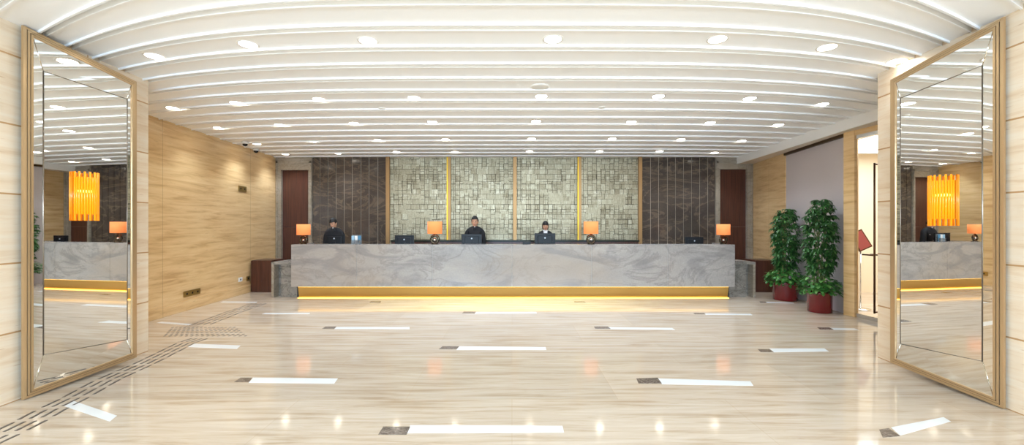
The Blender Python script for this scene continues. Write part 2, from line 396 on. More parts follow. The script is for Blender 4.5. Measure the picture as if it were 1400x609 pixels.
for i, (d, wq) in enumerate(inl):
    b = MB()
    if d: b.poly([fl(*q)+Vector((0, 0, .0003)) for q in d], M['inlaydark'], (0, 0, .0015))
    if wq: b.poly([fl(*q)+Vector((0, 0, .0003)) for q in wq], M['inlaywhite'], (0, 0, .0012))
    b.build(f'trim_{i+20}', kind='structure')

# ------------------------------------------------------------------ reception desk
DY = 8.46; DX0, DX1 = X(398, DY), X(1005, DY); ZT, ZB = 1.088, .245
desk = thing('reception_desk', 'long grey marble reception desk on a glowing brass plinth', 'reception desk', (0, DY, 0))
def dpart(nm, a, c, m, par=desk, bev=0):
    b = MB(); b.box((a[0], a[1]-DY, a[2]), (c[0], c[1]-DY, c[2]), bev=bev); return b.build(nm, parent=par, m=m)
js = [DX0]+[X(p, DY) for p in (487.5, 591, 700, 809, 913)]+[DX1]
for i in range(6): dpart('front_panel', (js[i]+(.003 if i else 0), DY, ZB), (js[i+1]-.003, DY+.04, ZT), M['desk'], bev=.003)
dpart('joint_backing', (DX0+.02, DY+.012, ZB+.02), (DX1-.02, DY+.05, ZT-.02), M['deskwhite'])
dpart('counter_top', (DX0+.04, DY+.0401, ZT-.05), (DX1-.04, DY+.36, ZT), M['desk'])
dpart('end_panel', (DX0, DY+.0401, ZB), (DX0+.04, DY+.9, ZT), M['desk'])
dpart('end_panel', (DX1-.04, DY+.0401, ZB), (DX1, DY+.9, ZT), M['desk'])
dpart('staff_worktop', (DX0+.04, DY+.36, .72), (DX1-.04, DY+.82, .76), M['wood'])
dpart('back_board', (DX0+.05, DY+.33, .1), (DX1-.05, DY+.36, ZT-.05), M['wood'])
b = MB(); # plinth, slightly tapered
px0, px1 = DX0+.09, DX1-.08
b.poly([(px0, .14, .012), (px0, .09, ZB), (px0, .8, ZB), (px0, .8, .012)], None, (px1-px0, 0, 0)); b.build('plinth', parent=desk, m=M['base'])
b = MB(); b.box((px0-.02, .115, .0), (px1+.02, .135, .011)); b.build('floor_light_strip', parent=desk, m=M['led'])
b = MB(); b.box((px0+.02, .055, ZB-.012), (px1-.02, .07, ZB-.002)); b.build('soffit_light_strip', parent=desk, m=M['led'])

# lower stone side counters and wood cabinets either side of the desk
def side_counter(label, xa, xb, flip):
    t = thing('side_counter', label, 'counter', ((xa+xb)/2, 8.7, 0), 0, 'low stone side counters'); y0 = -.05; h = .725; wd = (xb-xa)/2
    b = MB(); b.box((-wd, y0, h-.05), (wd, .6, h)); b.build('counter_top', parent=t, m=M['greystone'])
    s = -1 if flip else 1
    b = MB(); xo = -wd*s; b.box((min(xo, xo+.05*s), y0, 0), (max(xo, xo+.05*s), .6, h-.05)); b.build('end_panel', parent=t, m=M['framestone'])
    b = MB(); b.box((-wd+.05, .14, 0), (wd-.051, .18, h-.05)); b.build('back_panel', parent=t, m=M['greystone'])
    b = MB(); c = xo+.16*s; e = -xo-.001*s; b.box((min(c, e), .02, 0), (max(c, e), .139, h-.05)); b.build('front_panel', parent=t, m=M['greystone'])
side_counter('low grey stone side counter left of the desk', X(371, 8.65), DX0-.01, False)
side_counter('low grey stone side counter right of the desk', DX1+.01, X(1033, 8.65), True)
def cabinet(label, xa, xb, y):
    t = thing('wood_cabinet', label, 'cabinet', ((xa+xb)/2, y, 0), 0, 'low dark wood cabinets'); wd = (xb-xa)/2
    b = MB(); b.box((-wd, .02, 0), (wd, .55, .70)); b.build('body', parent=t, m=M['wood'])
    for k in range(2):
        b = MB(); b.box((-wd+k*wd+.002, 0, .02), (-wd+(k+1)*wd-.002, .0195, .695), bev=.002); b.build('door', parent=t, m=M['wood'])
cabinet('low red-brown wood cabinet against the left travertine wall', X(343, 9.33), X(371, 9.33), 9.33)
cabinet('low red-brown wood cabinet against the right wall near the plants', X(1033, 9.33), X(1062, 9.33)-.0, 9.33)
t = thing('back_counter', 'dark stone back counter running under the shell mosaic wall', 'counter', (0, 10.2, 0))
b = MB(); b.box((X(534, 10.2), -.02, 1.08), (X(874, 10.2), .26, 1.12)); b.build('counter_top', parent=t, m=M['backtop'])
b = MB(); b.box((X(535, 10.2), 0, 0), (X(873, 10.2), .26, 1.08)); b.build('cabinet_body', parent=t, m=M['wood'])

# ------------------------------------------------------------------ mirrors
def mirror(label, N0, F0, zbN, zbF, ztN, ztF, side):
    """N0/F0: near and far floor points of the frame's outer edge; z's: bottom and top heights at near and far ends"""
    N0 = Vector((*N0, 0)); F0 = Vector((*F0, 0)); d = (F0-N0); L = d.length; d.normalize()
    nrm = Vector((-d.y, d.x, 0))*(-side)      # into the room
    t = thing('wall_mirror', label, 'mirror', N0)
    def P(u, v, h):     # u metres along, v 0..1 height with inset metres handled by caller
        return d*u+nrm*h+Vector((0, 0, v))
    def zb(u): return zbN+(zbF-zbN)*u/L
    def zt(u): return ztN+(ztF-ztN)*u/L
    def ring(i0, i1, h0, h1, mt, B, hin=None):   # ring of 4 quads between inset i0 and i1, at heights h0 -> h1
        o = [(i0, zb(i0)+i0), (L-i0, zb(L-i0)+i0), (L-i0, zt(L-i0)-i0), (i0, zt(i0)-i0)]
        q = [(i1, zb(i1)+i1), (L-i1, zb(L-i1)+i1), (L-i1, zt(L-i1)-i1), (i1, zt(i1)-i1)]
        for k in range(4):
            a, c = o[k], o[(k+1) % 4]; e, f = q[(k+1) % 4], q[k]
            vs = [B.bm.verts.new(P(*a, h0)), B.bm.verts.new(P(*c, h0)), B.bm.verts.new(P(*e, h1)), B.bm.verts.new(P(*f, h1))]
            B.bm.faces.new(vs); B._fin(vs, mt, False)
    # backing board (solid thickness behind the frame)
    b = MB(); k = .012
    vs = [P(k, zb(k)+k, -.03), P(L-k, zb(L)+k, -.03), P(L-k, zt(L)-k, -.03), P(k, zt(k)-k, -.03)]
    b.poly(vs, None, nrm*.027); b.build('backing_board', parent=t, m=M['bronze_dark'])
    b = MB()
    steps = [(0, 0, -.02, .0), (0, .022, .0, .003), (.022, .026, .003, -.004), (.026, .042, .008, .009), (.042, .046, .009, .002), (.046, .062, .013, .014), (.062, .066, .014, .004)]
    for i, (i0, i1, h0, h1) in enumerate(steps):
        ring(i0, i1, h0, h1, M['bronze_dark'] if i in (2, 4) else M['bronze'], b)
    for i, (i0, ha, hb) in enumerate(((.026, -.004, .008), (.046, .002, .013))): ring(i0, i0+.0001, ha, hb, M['bronze'], b)
    b.build('frame', parent=t, recalc=False)
    q = .064; hn, hf, vn, vf_ = .135, .115, .34, .22
    # bevelled mirror border: four tilted strips
    o = [(q, zb(q)+q), (L-q, zb(L-q)+q), (L-q, zt(L-q)-q), (q, zt(q)-q)]
    i = [(hn, zbN+vn), (L-hf, zbF+vf_), (L-hf, ztF-vf_), (hn, ztN-vn)]
    for k in range(4):
        bb = MB(); pts = [P(*o[k], .004), P(*o[(k+1) % 4], .004), P(*i[(k+1) % 4], .010), P(*i[k], .010)]
        bb.poly(pts, None, nrm*(-.006)); bb.build('bevelled_border', parent=t, m=M['mirror'])
    bb = MB(); bb.poly([P(*q, .012) for q in i], None, nrm*(-.006)); bb.build('mirror_pane', parent=t, m=M['mirror'])
    bb = MB()
    for k in range(4):
        a, c = i[k], i[(k+1) % 4]
        bb.tube([P(*a, .012), P(*c, .012)], .004, M['seamdark'], 6); bb.tube([P(*o[k], .006), P(*i[k], .012)], .002, M['bevelline'], 6)
    bb.build('bevel_seam', parent=t)
    return t, d, nrm
LM, ld, ln = mirror('tall mirror with slanted glass border and bronze frame on the left travertine pier', (-4.115, 3.572), (-4.03, 4.557), .005, .06, 3.165, 3.02, 1)
RM, rd, rn = mirror('tall mirror with slanted glass border and bronze frame on the right travertine pier', (3.94, 3.40), (3.855, 4.325), .005, .08, 3.15, 2.96, -1)

# added half-round amber rods standing in for a chandelier's reflection; mirrors complete the shape
def amber(label, px, py0, py1, N0, d, nrm, yoff):
    # intersect view ray with mirror line
    r = Vector(((px-700)/F, 1, 0)); N0 = Vector((*N0, 0))
    # N0 + d*u = r*s
    det = d.x*(-r.y)+r.x*d.y; s_ = (d.x*(-N0.y)+N0.x*d.y)/det
    p = r*s_+nrm*.016; z1 = CH+(HZ-py0)/F*p.y; z0 = CH+(HZ-py1)/F*p.y
    t = thing('reflection_standin', label, 'chandelier', p); t.rotation_euler = (0, 0, math.atan2(nrm.y, nrm.x)); R = .092
    nrod = 16
    for k in range(nrod):
        a = math.radians(-86+172*k/(nrod-1)); j = (k % 2)
        b = MB(); x, y = R*math.cos(a), R*math.sin(a)
        b.tube([(x, y, z0+(.06 if j else .0)), (x, y, z1-(.05 if j else 0))], .0082, None, 8); b.build('glass_rod', parent=t, m=M['amber'])
    b = MB(); zc = z0+.60*(z1-z0)
    b.lathe([(0, -.012), (R*1.0, -.01), (R*1.0, .01), (0, .012)], (0.0, 0, zc), 24); bm = b.bm
    bmesh.ops.bisect_plane(bm, geom=bm.verts[:]+bm.edges[:]+bm.faces[:], plane_co=(.002, 0, 0), plane_no=(-1, 0, 0), clear_outer=True)
    b.build('glow_ring', parent=t, m=M['amberhot'])
    for zz in (z0+.2*(z1-z0), z0+.45*(z1-z0), z0+.78*(z1-z0)):
        b = MB(); pts = [(R*.93*math.cos(math.radians(a)), R*.93*math.sin(math.radians(a)), zz) for a in range(-88, 89, 8)]
        b.tube(pts, .004, None, 6); b.build('support_ring', parent=t, m=M['gold'])
    b = MB(); b.poly([(R*.86*math.cos(math.radians(a)), R*.86*math.sin(math.radians(a)), z0+.14*(z1-z0)) for a in range(-88, 89, 11)], None, (0, 0, .68*(z1-z0))); b.build('amber_shade', parent=t, m=M['amber'])
amber('added half-round amber rods standing in for a chandelier reflected in the left mirror', 114, 236, 302, (-4.115, 3.572), ld, ln, 0)
amber('added half-round amber rods standing in for a chandelier reflected in the right mirror', 1291, 240, 309, (3.94, 3.40), rd, rn, 0)

# ------------------------------------------------------------------ ceiling lights
dl = [[(211,77),(339,61),(503,56),(756,54),(981,54),(1131,65),(1226,84)],
 [(236,148),(323,141),(436,136),(566,134),(740,132),(900,132),(1025,135),(1124,143)],
 [(299,175),(382,171),(484,169),(591,167),(733,166),(863,167),(971,168),(1064,171)],
 [(351,197),(428,194),(517,192),(609,191),(727,190),(837,190),(931,191),(1014,193)],
 [(390,211),(462,210),(542,208),(622,208),(724,207),(820,207),(902,207),(977,209)]]
ordw = ['nearest', 'second', 'third', 'fourth', 'farthest']
nth = ['first', 'second', 'third', 'fourth', 'fifth', 'sixth', 'seventh', 'last']
proto = thing('ceiling_downlight', 'x', 'ceiling light', (0, 0, CEIL), 0, 'round recessed downlights')
b = MB(); b.lathe([(.088, -.001), (.108, -.004), (.112, -.001), (.112, .0)], mt=None, seg=28); b.build('trim_ring', parent=proto, m=M['lampring'])
b = MB(); b.lathe([(0, -.003), (.088, -.003), (.088, -.001), (0, -.001)], seg=28); b.build('glowing_lens', parent=proto, m=M['lamp'])
first = True
for r, row in enumerate(dl):
    for k, (px, py) in enumerate(row):
        pt = ce(px, py, CEIL)
        lab = f'round white downlight, {nth[k] if k < len(row)-1 else "last"} from the left in the {ordw[r]} row of the ceiling'
        if first: o = proto; o.location = pt; o['label'] = lab; first = False
        else: o = dup(proto, pt, 0, lab)
        o.scale = (.86, .86, .86)
        l = bpy.data.lights.new('downlight', 'SPOT'); l.energy = (11, 20, 31, 40, 46)[r]; l.color = (.73, .85, 1); l.spot_size = math.radians(120); l.spot_blend = .8; l.shadow_soft_size = .08
        lo = bpy.data.objects.new('downlight_beam', l); COL.objects.link(lo); lo.location = pt-Vector((0, 0, .02))
def ceil_item(nm, lab, cat, px, py, r, m, group=None):
    b = MB(); b.lathe([(0, -.012), (r*.8, -.012), (r, -.004), (r, 0)], seg=24); o = b.build(nm, m=m, loc=ce(px, py)); tag(o, lab, cat, group)
ceil_item('ceiling_speaker', 'flat round white speaker cover in the middle of the ceiling', 'speaker', 738, 118.5, .12, M['lampring'])
ceil_item('smoke_detector', 'small round smoke detector on the ceiling, left of centre', 'smoke detector', 522, 148, .05, M['lampring'])
ceil_item('smoke_detector', 'small round smoke detector on the ceiling, right of centre', 'smoke detector', 823, 146.5, .05, M['lampring'])
for i, (px, py, lb) in enumerate(((335, 203.5, 'black dome security camera on the ceiling, nearer one by the left wall'), (350, 209, 'black dome security camera on the ceiling, farther one by the left wall'))):
    t = thing('security_camera', lb, 'camera', at(px, py, 8.6 if i == 0 else 9.4)*1.0); t.location.z = CEIL
    b = MB(); b.lathe([(0, 0), (.06, 0), (.06, -.04), (.05, -.045), (0, -.045)], seg=20); b.build('housing', parent=t, m=M['lampring'])
    b = MB(); b.lathe([(.048, -.045), (.042, -.07), (.02, -.088), (0, -.092)], seg=20); b.build('dome', parent=t, m=M['dome'])

# ------------------------------------------------------------------ desk-top objects
lampr = thing('table_lamp', 'x', 'lamp', (0, 0, 0), 0, 'orange shaded lamps on the reception desk')
b = MB(); b.lathe([(0, 0), (.075, 0), (.078, .008), (.06, .018), (.03, .022), (0, .022)], seg=28); b.build('foot', parent=lampr, m=M['lampbronze'])
b = MB(); pts = [(.072*math.sin(a)*1.1, 0, .10+.078*-math.cos(a)) for a in [i*2*math.pi/28 for i in range(28)]]
b.tube(pts, .024, None, 12, closed=True); b.build('ring_body', parent=lampr, m=M['lampbronze'])
b = MB(); b.lathe([(0, -.034), (.02, -.03), (.033, -.012), (.035, 0), (.033, .012), (.02, .03), (0, .034)], (0, 0, .095), 20); b.build('centre_ball', parent=lampr, m=M['chrome'])
b = MB(); b.lathe([(.03, .185), (.022, .2), (.016, .225), (.016, .26), (0, .26)], seg=16); b.build('neck', parent=lampr, m=M['lampbronze'])
b = MB(); b.lathe([(.140, .215), (.148, .215), (.146, .465), (.138, .465), (.140, .215)], seg=40); b.build('lamp_shade', parent=lampr, m=M['shade'])
b = MB(); b.lathe([(0, .26), (.025, .27), (.03, .32), (.018, .36), (0, .37)], seg=16); b.build('bulb', parent=lampr, m=mat('lamp_bulb', 'fff0d0', .5, emit='ffd9a0', estr=2.5))
b = MB(); b.box((-.139, -.003, .44), (.139, .003, .446)); b.build('shade_spider', parent=lampr, m=M['lampbronze'])
lampr.location = (X(594.5, 8.65), 8.65, ZT)
lampr['label'] = 'orange shaded table lamp between the unattended monitor and the male receptionist in the middle'
dup(lampr, (X(808, 8.65), 8.65, ZT), 0, 'orange shaded table lamp right of the seated woman')
dup(lampr, (X(415, 8.7), 8.7, ZT), 0, 'orange shaded table lamp at the left end of the desk', .88)
dup(lampr, (X(989, 8.7), 8.7, ZT), 0, 'orange shaded table lamp at the right end of the desk', .88)
mon = thing('computer_monitor', 'x', 'monitor', (0, 0, .76), 0, 'black monitors behind the desk')
b = MB(); b.box((-.215, -.012, .26), (.215, .012, .53), bev=.008); sh = b.build('housing', parent=mon, m=M['black'])
b = MB(); b.box((-.15, -.032, .31), (.15, -.0125, .48), bev=.012); b.build('rear_cover', parent=mon, m=M['black'])
b = MB(); b.box((-.2, .0125, .275), (.2, .015, .517)); b.build('screen', parent=mon, m=M['screen'])
b = MB(); b.poly([(.016*math.cos(a*math.pi/8), -.033, .435+.016*math.sin(a*math.pi/8)) for a in range(16)], None, (0, -.002, 0)); b.build('logo', parent=mon, m=M['logo'])
b = MB(); b.box((-.03, -.045, .0), (.03, -.033, .38), bev=.004); b.build('stand', parent=mon, m=M['black'])
b = MB(); b.box((-.12, -.09, 0), (.12, .09, .014), bev=.004); b.build('foot', parent=mon, m=M['black'])
mon.location = (X(553, 9.02), 9.02, .76); mon['label'] = 'unattended black monitor beside the left of the two middle lamps'; mon.scale = (.95, .95, .95)
for px, y, s, rz, lb in ((457.5, 9.02, 1.0, .05, 'black monitor in front of the receptionist at the left end'), (645, 9.02, 1.0, .04, 'black monitor in front of the man standing at the middle of the desk'),
                         (745, 9.02, 1.03, 0, 'black monitor in front of the woman with a fringe'), (949, 9.1, .88, -.1, 'unattended black monitor near the right end of the desk')):
    dup(mon, (X(px, y), y, .76), rz, lb, s)
t = thing('leaflet_holder', 'clear acrylic leaflet holder on the desk beside the left receptionist', 'leaflet holder', (X(487, 8.62), 8.62, ZT))
b = MB(); b.box((-.1, -.02, 0), (.1, .05, .012)); b.box((-.1, -.02, .012), (.1, -.016, .09)); b.box((-.1, .046, .012), (.1, .05, .19)); b.build('stand', parent=t, m=M['acrylic'])
for k in range(3):
    b = MB(); b.box((-.095+k*.066, .0, .013), (-.04+k*.066, .012, .175)); b.build('leaflet', parent=t, m=[M['leaflet'], M['shirt'], mat('leaflet_blue', '4f87a8', .5)][k])
b = MB(); b.box((.052, -.014, .02), (.085, -.006, .09)); b.build('pen_cup', parent=t, m=M['black'])
def small(nm, lab, cat, px, w_, h, d, y, z, m):
    b = MB(); b.box((-w_/2, -d/2, 0), (w_/2, d/2, h), bev=.004); o = b.build(nm, m=m, loc=(X(px, y), y, z)); tag(o, lab, cat); return o
small('card_payment_terminal', 'small black card terminal on the desk left of the woman', 'card terminal', 720, .16, .05, .12, 8.66, ZT, M['black'])

# ------------------------------------------------------------------ people
def skin_obj(name, verts, edges, radii, sub=2):
    me = bpy.data.meshes.new(name+'_s'); me.from_pydata([Vector(v) for v in verts], edges, []); o = bpy.data.objects.new(name+'_s', me); COL.objects.link(o)
    md = o.modifiers.new('s', 'SKIN'); md.use_smooth_shade = True
    for i, r in enumerate(radii):
        sv = me.skin_vertices[0].data[i]; sv.radius = r if isinstance(r, tuple) else (r, r)
        sv.use_root = (i == 0)
    s = o.modifiers.new('b', 'SUBSURF'); s.levels = sub; s.render_levels = sub
    bpy.context.view_layer.update(); dg = bpy.context.evaluated_depsgraph_get()
    me2 = bpy.data.meshes.new_from_object(o.evaluated_get(dg)); bpy.data.objects.remove(o); return me2
def head_mesh(bm, c, tilt, turn):
    R = Matrix.Rotation(turn, 4, 'Z')@Matrix.Rotation(tilt, 4, 'X'); T = Matrix.Translation(c)
    r = bmesh.ops.create_icosphere(bm, subdivisions=5, radius=1)
    g = lambda p, q, s: math.exp(-sum((a-b_)**2 for a, b_ in zip(p, q))/(s*s))
    for v in r['verts']:
        x, y, z = v.co; f = 1
        if z < 0: f = 1-.34*(-z)**1.6
        P = Vector((x*.074*f, y*.094*(1 if y > 0 else (.92+.02*z)), z*.118))
        if z < 0 and y > 0: P.y *= 1-.35*(-z)
        P.y -= .026*g(P, (0, -.088, -.022), .014)+.014*g(P, (0, -.088, .0), .011)+.008*g(P, (0, -.08, -.058), .016)+.008*g(P, (0, -.06, -.1), .022)
        for s in (-1, 1):
            P.y += .010*g(P, (s*.031, -.08, .008), .016); P.y -= .005*g(P, (s*.031, -.08, .026), .014)
        v.co = T@(R@P)
    for s in (-1, 1):
        r2 = bmesh.ops.create_icosphere(bm, subdivisions=3, radius=1)
        for v in r2['verts']: v.co = T@(R@Vector((s*.074+v.co.x*.009+s*abs(v.co.z)*.004, .006+v.co.y*.018, -.005+v.co.z*.032)))
    return T@R
def person(label, loc, tilt, turn, hgt, hair, female=False, seat=False, lean=0, rz=0):
    t = thing('person', label, 'person', loc, rz); s = hgt/1.72
    sh = .155 if female else .175
    # y negative = towards the camera; standing, both hands forward on the keyboard
    J = {'pel': (0, 0, .95), 'wst': (0, .0, 1.08), 'chs': (0, -lean*.5, 1.27), 'nkb': (0, -lean, 1.41), 'nck': (0, -lean*1.15-.01, 1.52), 'hd': (0, -lean*1.2-.02, 1.60)}
    V = [J['pel'], J['wst'], J['chs'], J['nkb'], J['nck'], J['hd']]; E = [(0, 1), (1, 2), (2, 3), (3, 4), (4, 5)]; RR = [(.15, .11), (.13, .10), (.14, .10), (.055, .05), (.047, .049), (.047, .047)]
    def add(p, par, r): V.append(p); RR.append(r); E.append((par, len(V)-1)); return len(V)-1
    arm_pts = []
    for sd in (-1, 1):
        a = add((sd*sh*.82, -lean, 1.38), 3, .05); a2 = add((sd*sh, -lean, 1.34), a, .048); e = add((sd*(sh+.035), -.03-lean, 1.1), a2, .042)
        wr = add((sd*.13, -.27, .955), e, .027); h = add((sd*.12, -.325, .95), wr, (.034, .018)); pm = add((sd*.115, -.36, .943), h, (.036, .016))
        arm_pts.append((sd, e, wr, h, pm))
        for k, (dx, ln) in enumerate(((-.027, .06), (-.009, .072), (.009, .068), (.027, .052))):
            f1 = add((sd*.115+dx, -.36-ln*.5, .948), pm, .0085); f2 = add((sd*.113+dx, -.36-ln*.95, .935), f1, .0075)
        th = add((sd*.115-sd*.035, -.335, .938), h, .0095); add((sd*.115-sd*.05, -.362, .932), th, .008)
        hp = add((sd*.09, 0, .88), 0, .085); kn = add((sd*.1, -.02, .49), hp, .056); an = add((sd*.1, .02, .09), kn, .036); add((sd*.11, -.12, .035), an, .032)
    m1 = skin_obj('b', V, E, RR, 1)
    bm = bmesh.new(); bm.from_mesh(m1); HM = head_mesh(bm, Vector((0, J['hd'][1]-.012, 1.605)), tilt, turn)
    me = bpy.data.meshes.new('person_body'); bm.to_mesh(me); bm.free()
    o = bpy.data.objects.new('x', me); COL.objects.link(o); rm = o.modifiers.new('r', 'REMESH'); rm.mode = 'VOXEL'; rm.voxel_size = .0062; rm.use_smooth_shade = True
    sm = o.modifiers.new('m', 'SMOOTH'); sm.iterations = 2; sm.factor = .4
    bpy.context.view_layer.update(); dg = bpy.context.evaluated_depsgraph_get(); me2 = bpy.data.meshes.new_from_object(o.evaluated_get(dg)); bpy.data.objects.remove(o)
    me2.materials.clear(); me2.materials.append(M['skin']); me2.name = 'body'
    bo = bpy.data.objects.new('body', me2); COL.objects.link(bo); bo.parent = t
    # jacket
    V2 = [(0, 0, .88), (0, 0, .98), (0, 0, 1.1), (0, -lean*.5, 1.28), (0, -lean, 1.42), (0, -lean*1.08, 1.52)]; E2 = [(i, i+1) for i in range(5)]
    R2 = [(.175, .135), (.168, .13), (.15, .122), (.165, .125), (.10, .09), (.06, .064)]
    for sd in (-1, 1):
        i0 = len(V2); V2 += [(sd*sh*.65, -lean, 1.415), (sd*(sh+.0), -lean, 1.38), (sd*(sh+.04), -.03-lean, 1.1), (sd*.138, -.25, .965)]
        R2 += [.07, .066, .054, .04]; E2 += [(4, i0), (i0, i0+1), (i0+1, i0+2), (i0+2, i0+3)]
    mj = skin_obj('j', V2, E2, R2, 2); mj.materials.clear(); mj.materials.append(M['suit']); jo = bpy.data.objects.new('jacket', mj); COL.objects.link(jo); jo.parent = t
    V3 = [(0, 0, .97), (0, 0, .9)]; E3 = [(0, 1)]; R3 = [(.165, .125), (.17, .13)]
    for sd in (-1, 1):
        i0 = len(V3); V3 += [(sd*.09, 0, .8), (sd*.1, -.02, .49), (sd*.1, .01, .10)]; R3 += [.105, .078, .07]; E3 += [(1, i0), (i0, i0+1), (i0+1, i0+2)]
    mt_ = skin_obj('t', V3, E3, R3, 2); mt_.materials.clear(); mt_.materials.append(M['suit']); to = bpy.data.objects.new('trousers', mt_); COL.objects.link(to); to.parent = t
    for sd in (-1, 1):
        b = MB(); b.box((sd*.105-.045, -.17, 0), (sd*.105+.045, .09, .085), bev=.03); b.build('shoe', parent=t, m=M['black'])
    # collar
    b = MB(); y = -lean*1.08
    b.lathe([(.094, 1.43), (.074, 1.475), (.066, 1.508), (.060, 1.508), (.066, 1.475), (.08, 1.43)], (0, y*.95, 0), 32); b.build('stand_collar', parent=t, m=M['shirt'] if female else M['suit'])
    if female:
        b = MB(); b.poly([(-.04, y-.082, 1.49), (.04, y-.082, 1.49), (0, y-.138, 1.38)], None, (0, -.006, 0)); b.build('shirt_front', parent=t, m=M['shirt'])
    else:
        b = MB(); b.box((-.012, y*.95-.078, 1.485), (.012, y*.95-.066, 1.512), bev=.003); b.build('shirt_front', parent=t, m=M['shirt'])
        b = MB(); b.box((.115, -.152-lean*.6, 1.30), (.15, -.142-lean*.6, 1.312)); b.build('name_badge', parent=t, m=M['logo'])
    # hair: cap over the skull with ragged fringe
    bm = bmesh.new(); bmesh.ops.create_icosphere(bm, subdivisions=5, radius=1)
    random.seed(int(loc[0]*100)); kill = []
    for v in bm.verts:
        x, y_, z = v.co; n1 = .5+.5*math.sin(x*17+y_*9)*math.cos(y_*13+z*7); n2 = math.sin(x*31+z*11)*math.sin(y_*29+x*5)*math.cos(z*23+y_*7)
        front = -y_
        if hair == 'fringe': lim = .20 if front > .45 else (.20-(.45-front)*3.0 if front > .2 else -.6)
        else: lim = ({'crop': .36, 'top': .50}[hair] if front > .4 else (.05 if front > -.05 else (-.15 if front > -.4 else -.40)))
        if z < lim-.04+.10*n1: kill.append(v)
        up_ = max(0, z)
        sc_ = 1.06+.03*n1+{'crop': .05*up_+.03*n2, 'top': .14*up_+.09*n2*(.3+up_), 'fringe': .05*up_}[hair]
        if hair != 'fringe' and z < .2: sc_ -= .02
        v.co = HM@Vector((x*.077*sc_, y_*.098*sc_, z*.118*sc_))
    bmesh.ops.delete(bm, geom=kill, context='VERTS')
    fs = bm.faces[:]; bmesh.ops.solidify(bm, geom=fs, thickness=.008)
    for f in bm.faces: f.smooth = True
    mh = bpy.data.meshes.new('hair'); bm.to_mesh(mh); bm.free(); mh.materials.append(M['hair']); ho = bpy.data.objects.new('hair', mh); COL.objects.link(ho); ho.parent = t
    # eyes, brows, lips
    for sd in (-1, 1):
        b = MB(); r_ = bmesh.ops.create_icosphere(b.bm, subdivisions=2, radius=1)
        for v in r_['verts']: v.co = HM@Vector((sd*.031+v.co.x*.012, -.079+v.co.y*.006, .008+v.co.z*.0048))
        b.build('eye', parent=t, m=M['hair'])
        b = MB(); b.tube([HM@Vector((sd*(.014+.012*k), -.089+.004*k*k*.5, .026+.004*math.sin(k*1.2))) for k in range(4)], .0028, None, 6); b.build('eyebrow', parent=t, m=M['hair'])
    b = MB(); r_ = bmesh.ops.create_icosphere(b.bm, subdivisions=2, radius=1)
    for v in r_['verts']: v.co = HM@Vector((v.co.x*.023, -.089+v.co.y*.006, -.056+v.co.z*.0065))
    b.build('lips', parent=t, m=M['lip'])
    t.scale = (s, s, s); return t
person('person in black jacket, head bowed, behind the left end of the desk', (X(459, 9.5), 9.5, 0), .42, .25*-1, 1.63, 'crop', lean=.08)
person('person in a black jacket with tousled hair standing at the middle of the desk', (X(649.5, 9.5), 9.5, 0), .12, -.06, 1.66, 'top', lean=.02)
person('person with a black fringe and white shirt collar under a black jacket', (X(745.5, 9.5), 9.5, 0), .03, 0, 1.56, 'fringe', female=True)

